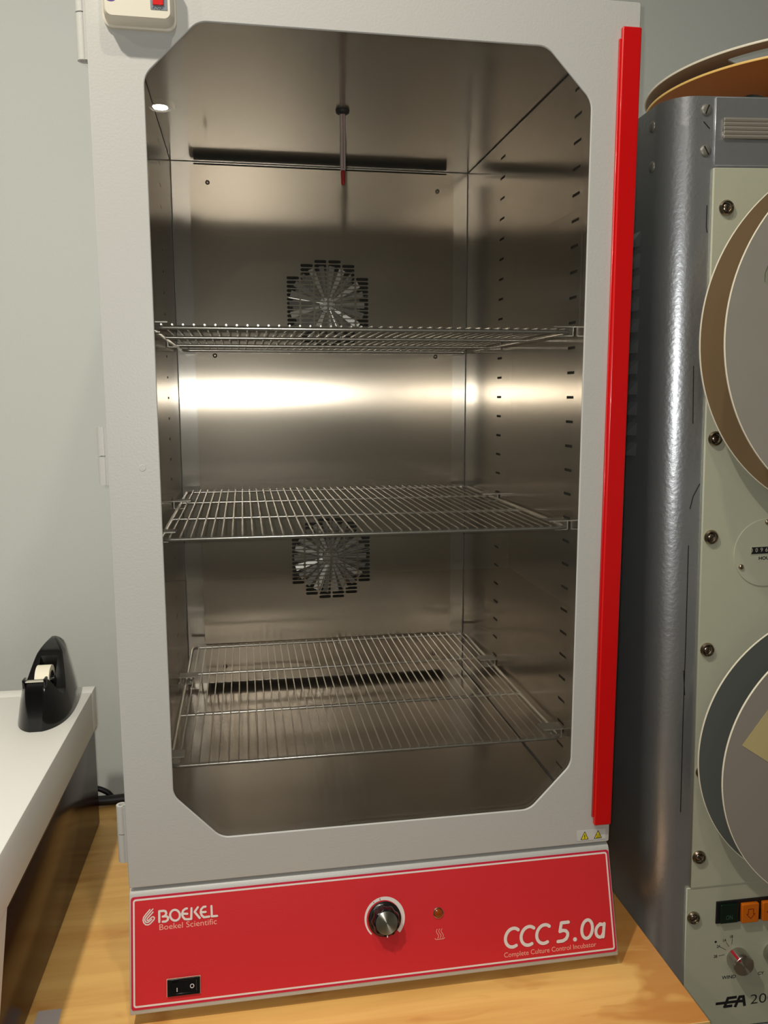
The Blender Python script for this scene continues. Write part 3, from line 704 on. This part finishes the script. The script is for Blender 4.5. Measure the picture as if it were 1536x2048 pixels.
for (x, z), a in zip([(.0712, 1.6483), (.0673, 1.3811), (.0664, 1.2604), (.0662, 1.1172), (.0655, .955), (.0649, .8375)], (1.5, 1.4, .7, 1.6, .4, 2.2)):
    screw('panel_screw', x, z, .0090, .0046, .0045, a, M_nickel, mc, True)
screw('panel_screw', .0608, .7511, .0086, .0046, .0030, .5, M_nickel, mc, True)
screw('panel_screw', .0612, .6020, .0086, .0046, .0030, 1.2, M_nickel, mc, True)
MSD = MF @ frame((0, 0, 0), (0, -1, 0), (0, 0, 1))      # left flank: local x forward, z out to the left
for y, z in ((.0400, 1.7500), (.0385, 1.7040)):
    o = link('frame_screw', screw_me(.0067, .0026), M_scr2, mc); o.matrix_basis = MSD @ Matrix.Translation((-y, z, 0))
lv = bmesh.new()
for k in range(1):
    pts = [(.0690, 0, 0), (.190, 0, 0)]
A = [lv.verts.new(p) for p in ((-.068, 0, 0), (-.190, 0, 0), (-.176, 0, .0055), (-.092, 0, .0055))]
B = [lv.verts.new(p) for p in ((-.066, .017, 0), (-.194, .017, 0))]
lv.faces.new(A); lv.faces.new((A[3], A[2], B[1], B[0])); lv.faces.new((A[0], A[3], B[0])); lv.faces.new((A[1], B[1], A[2]))
lv_me = finish(lv); lv_me.materials.append(M_rack)
for k in range(11):
    o = link('louver', lv_me, None, mc); o.matrix_basis = MSD @ Matrix.Translation((0, 1.6190-.0262*k, 0))
# scuffs in the enamel of the corner post
for pts in ([(.0500, 1.652), (.0500, 1.628), (.0512, 1.622)], [(.0395, 1.468), (.0402, 1.432), (.0408, 1.400)], [(.0405, 1.2960), (.0440, 1.3110), (.0520, 1.3260)], [(.0400, 1.2500), (.0402, 1.1300), (.0398, 1.0300), (.0402, .9000)], [(.0385, 1.0900), (.0410, 1.0580)], [(.0430, 1.744), (.0500, 1.737)]):
    strokes('scuff', [pts], .0011, MFF, M_ink, mc, .0003)
# hour meter
hm = plate('hour_meter', circ(.1395, 1.2378, .0425, 56), [], .0045, .0058, MFF, M_rackpanel, mc, .0003)
for x, z in ((.1395, 1.2792-.003), (.1068, 1.2213)):
    o = link('meter_screw', screw_me(.0034, .0026), M_nickel, hm); o.matrix_basis = MFF @ Matrix.Translation((x, z, .0058))
plate('counter_frame', rect(.1190, 1.2360, .1620, 1.2460), [rect(.1196, 1.2366, .1614, 1.2454)], .0058, .0064, MFF, M_rackpanel, hm)
plate('counter_window', rect(.1196, 1.2366, .1614, 1.2454), [], .0058, .0060, MFF, M_ink, hm)
M_digit = pm('counter_digits', (190, 185, 170), .5)
for k, d in enumerate('00967'): text('digit', d, MFF, (.1183+.0066*k, 1.2390, .1213+.0066*k, 1.2442), M_digit if k else M_digit, hm, z=.0062)
plate('hours_label', rect(.1275, 1.2268, .1560, 1.2348), [], .0058, .0059, MFF, M_rackpanel, hm)
text('hours_text', 'HOURS', MFF, (.1297, 1.2290, .1508, 1.2332), M_ink, hm, bold=.03, z=.0061)
# push buttons
bz = plate('button_bezel', rect(.0922, .7395, .2100, .7705), [], .0030, .0050, MFF, M_blackmat, ctl)
plate('green_button', rect(.0965, .7408, .1210, .7675, .001, 2), [], .0050, .0085, MFF, M_green, bz, .0008)
text('button_text', 'ON', MFF, (.1040, .7465, .1130, .7525), pm('faint_print', (70, 95, 85), .5), bz, z=.0087)
for x, s in ((.1255, 1), (.1545, -1)):
    plate('orange_button', rect(x, .7400, x+.0235, .7668, .0012, 2), [], .0050, .0105, MFF, M_orange, bz, .0008)
    cx, cz = x+.0118, .7528
    ar = [(-.0035, .0070), (.0035, .0070), (.0035, 0), (.0060, 0), (0, -.0065), (-.0060, 0), (-.0035, 0), (-.0035, .0070)]
    strokes('arrow_mark', [[(cx+a, cz+s*b) for a, b in ar]], .0007, MFF, M_darkred, bz, .0108)
# rotary knobs
def rotary(x, z, ang):
    KM2 = MFF @ Matrix.Translation((x, z, .0030))
    k = link('rotary_knob', lathe_mesh([(.0148, 0), (.0150, .0006), (.0142, .0168), (.0134, .0180), (.0, .0180)], 48, KM2), M_alu, ctl)
    spun_cap('knob_cap', .0132, .0004, KM2 @ Matrix.Translation((0, 0, .0180)), k)
    a = math.radians(ang); bm = bmesh.new()
    d = Vector((math.cos(a), math.sin(a), 0)); s = Vector((-d.y, d.x, 0))
    bm.faces.new([bm.verts.new(q) for q in (d*.0152+s*.0018+Vector((0,0,.001)), d*.0152-s*.0018+Vector((0,0,.001)), d*.0143-s*.0018+Vector((0,0,.0178)), d*.0143+s*.0018+Vector((0,0,.0178)))])
    bm.faces.new([bm.verts.new(q) for q in (d*.0140+s*.0018+Vector((0,0,.0186)), d*.0140-s*.0018+Vector((0,0,.0186)), d*.0100-s*.0012+Vector((0,0,.0186)), d*.0100+s*.0012+Vector((0,0,.0186)))])
    me = finish(bm, KM2); link('red_pointer', me, M_redstripe, k)
rotary(.1250, .6855, 128); rotary(.1770, .6880, 100)
for body, bb in (('2B', (.0918, .6888, .0968, .6928)), ('2A', (.0955, .7030, .1008, .7072)), ('1A', (.1042, .7108, .1088, .7150)), ('1B', (.1140, .7152, .1182, .7192)), ('WIND', (.1045, .6555, .1245, .6605)), ('CY', (.1560, .6560, .1650, .6605)), ('S', (.1672, .7225, .1700, .7268))):
    text('dial_text', body, MFF, tuple(v+.0 for v in bb), M_ink, ctl, bold=.015, z=.0032)
strokes('dial_lines', [[(.0985, .6908), (.1072, .6918)], [(.1008, .7038), (.1088, .6985)], [(.1085, .7098), (.1130, .7030)], [(.1172, .7142), (.1168, .7060)]], .0006, MFF, M_ink, ctl, .0032, False)
plate('dial_dot', circ(.0938, .7119, .0016, 14), [], .0030, .0032, MFF, M_ink, ctl)
# makers mark and model number
strokes('maker_mark', [[(.0971, .6201), (.1290, .6203)], [(.1096, .6128), (.1150, .6282)], [(.1140, .6266), (.1271, .6268)], [(.1090, .6144), (.1211, .6146)], [(.1250, .6120), (.1320, .6282)], [(.1390, .6120), (.1362, .6282)], [(.1306, .6266), (.1380, .6266)], [(.1271, .6202), (.1378, .6198)]], .0040, MFF, M_ink, ctl, .0032, False)
text('model_number', '200', MFF, (.1472, .6136, .1825, .6276), M_ink, ctl, bold=-.008, z=.0032)

# ------------------------------------------------------------------ reels
def sector(cx, cy, r0, r1, a0, a1, rr=.012):
    # rounded window between two spokes
    p = arc(cx, cy, r1, a0, a1, 14) + arc(cx, cy, r0, a1, a0, 8)
    q = [Vector(v) for v in p]
    ra = rr/r1*57.3; rb = rr/r0*57.3
    pts = arc(cx, cy, r1, a0+ra, a1-ra, 12)
    pts += [(cx+(r1-rr*.25)*math.cos(math.radians(a1-ra*.3)), cy+(r1-rr*.25)*math.sin(math.radians(a1-ra*.3))), (cx+(r1-rr)*math.cos(math.radians(a1)), cy+(r1-rr)*math.sin(math.radians(a1)))]
    pts += [(cx+(r0+rr)*math.cos(math.radians(a1)), cy+(r0+rr)*math.sin(math.radians(a1)))] + arc(cx, cy, r0, a1-rb, a0+rb, 6) + [(cx+(r0+rr)*math.cos(math.radians(a0)), cy+(r0+rr)*math.sin(math.radians(a0)))]
    pts += [(cx+(r1-rr)*math.cos(math.radians(a0)), cy+(r1-rr)*math.sin(math.radians(a0))), (cx+(r1-rr*.25)*math.cos(math.radians(a0+ra*.3)), cy+(r1-rr*.25)*math.sin(math.radians(a0+ra*.3)))]
    return pts
def reel(M, cx, cy, R, za, zb, ma, mb, holes, label, loc, hub_r=.055, hub_from=None, holes_b=None, rima=None, rimb=None):
    t = thing('tape_reel', label, 'reel', loc, 'large reels on the grey cabinet')
    for z, m, hs, rm in ((za, ma, holes, rima or M_rim), (zb, mb, holes if holes_b is None else holes_b, rimb or M_rim)):
        f = plate('flange', circ(cx, cy, R-.0006, 120), hs, z, z+.0022, M, m, t, .0003)
        bm = bmesh.new(); add_lathe(bm, [(R-.0008, z+.0022), (R-.0006, z+.0024), (R, z+.0022), (R+.0002, z+.0012), (R, z), (R-.0006, z-.0002), (R-.0008, z+.0001)], 140)
        link('rim', finish(bm, M @ Matrix.Translation((cx, cy, 0)), 60), rm, f)
    z0 = za+.0022 if hub_from is None else hub_from
    cyl('hub', (cx, cy, za+.0022), (cx, cy, zb), hub_r, M_reelgrey, t, 40, None, M)
    if hub_from is not None: cyl('spindle', (cx, cy, hub_from), (cx, cy, za), .03, M_nickel, t, 32, None, M)
    cyl('centre_cap', (cx, cy, zb+.0022), (cx, cy, zb+.010), .03, M_nickel, t, 32, None, M)
    return t
h3 = lambda cx, cy, a, r0, r1, sp=46: [sector(cx, cy, r0, r1, a+120*k, a+120*k+sp) for k in range(3)]
loc = MFF @ Vector((.243, 1.496, .03))
reel(MFF, .243, 1.496, .2135, .0300, .0835, M_reelgold, M_reelgrey, h3(.243, 1.496, 116, .075, .187), 'upper large reel on the cabinet front, bronze back flange with cut-out windows', loc, hub_from=.0049, holes_b=h3(.243, 1.496, 116, .075, .183))
loc = MFF @ Vector((.228, .987, .03))
r2 = reel(MFF, .228, .987, .1832, .0300, .0860, M_reeldark, M_reeltaupe, h3(.228, .987, 78, .040, .085, 40), 'lower large reel on the cabinet front, dark back flange and paper label', loc, hub_from=.0049)
fl2 = [c for c in r2.children if c.name.startswith('flange')][-1]
plate('paper_label', [(.0673, 1.0275), (.1414, .9764), (.1774, 1.0244), (.1033, 1.0755)], [], .0884, .0887, MFF, M_paper, fl2)
# reel lying on top of the cabinet
MT = frame((0, 0, 0), (1, 0, 0), (0, 1, 0))
t = thing('tape_reel', 'reel lying flat on top of the grey cabinet, amber lower and grey upper flange', 'reel', (.914, .247, .872), 'large reels on the grey cabinet')
def flat_disc(name, cx, cy, z, R, m, rm, holes):
    f = plate(name, circ(cx, cy, R-.0006, 120), holes, z, z+.0020, MT, m, t, .0003)
    bm = bmesh.new(); add_lathe(bm, [(R-.0018, z+.0020), (R, z+.0024), (R+.0006, z+.0010), (R, z-.0004), (R-.0018, z)], 140)
    link('rim', finish(bm, Matrix.Translation((cx, cy, 0)), 60), rm, f)
flat_disc('amber_flange', .909, .245, .940, .1944, M_amberdisc, M_amberrim, h3(.909, .245, 152, .035, .085, 50))
flat_disc('grey_flange', .9203, .2481, .960, .2044, M_reelolive, M_rim, [sector(.9203, .2481, .125, .180, a, a+24, .006) for a in (207, 327, 87)])
cyl('hub', (.914, .247, .8790), (.914, .247, .940), .035, M_reeldark, t, 40)
cyl('core', (.914, .247, .942), (.914, .247, .960), .06, M_reeldark, t, 40)
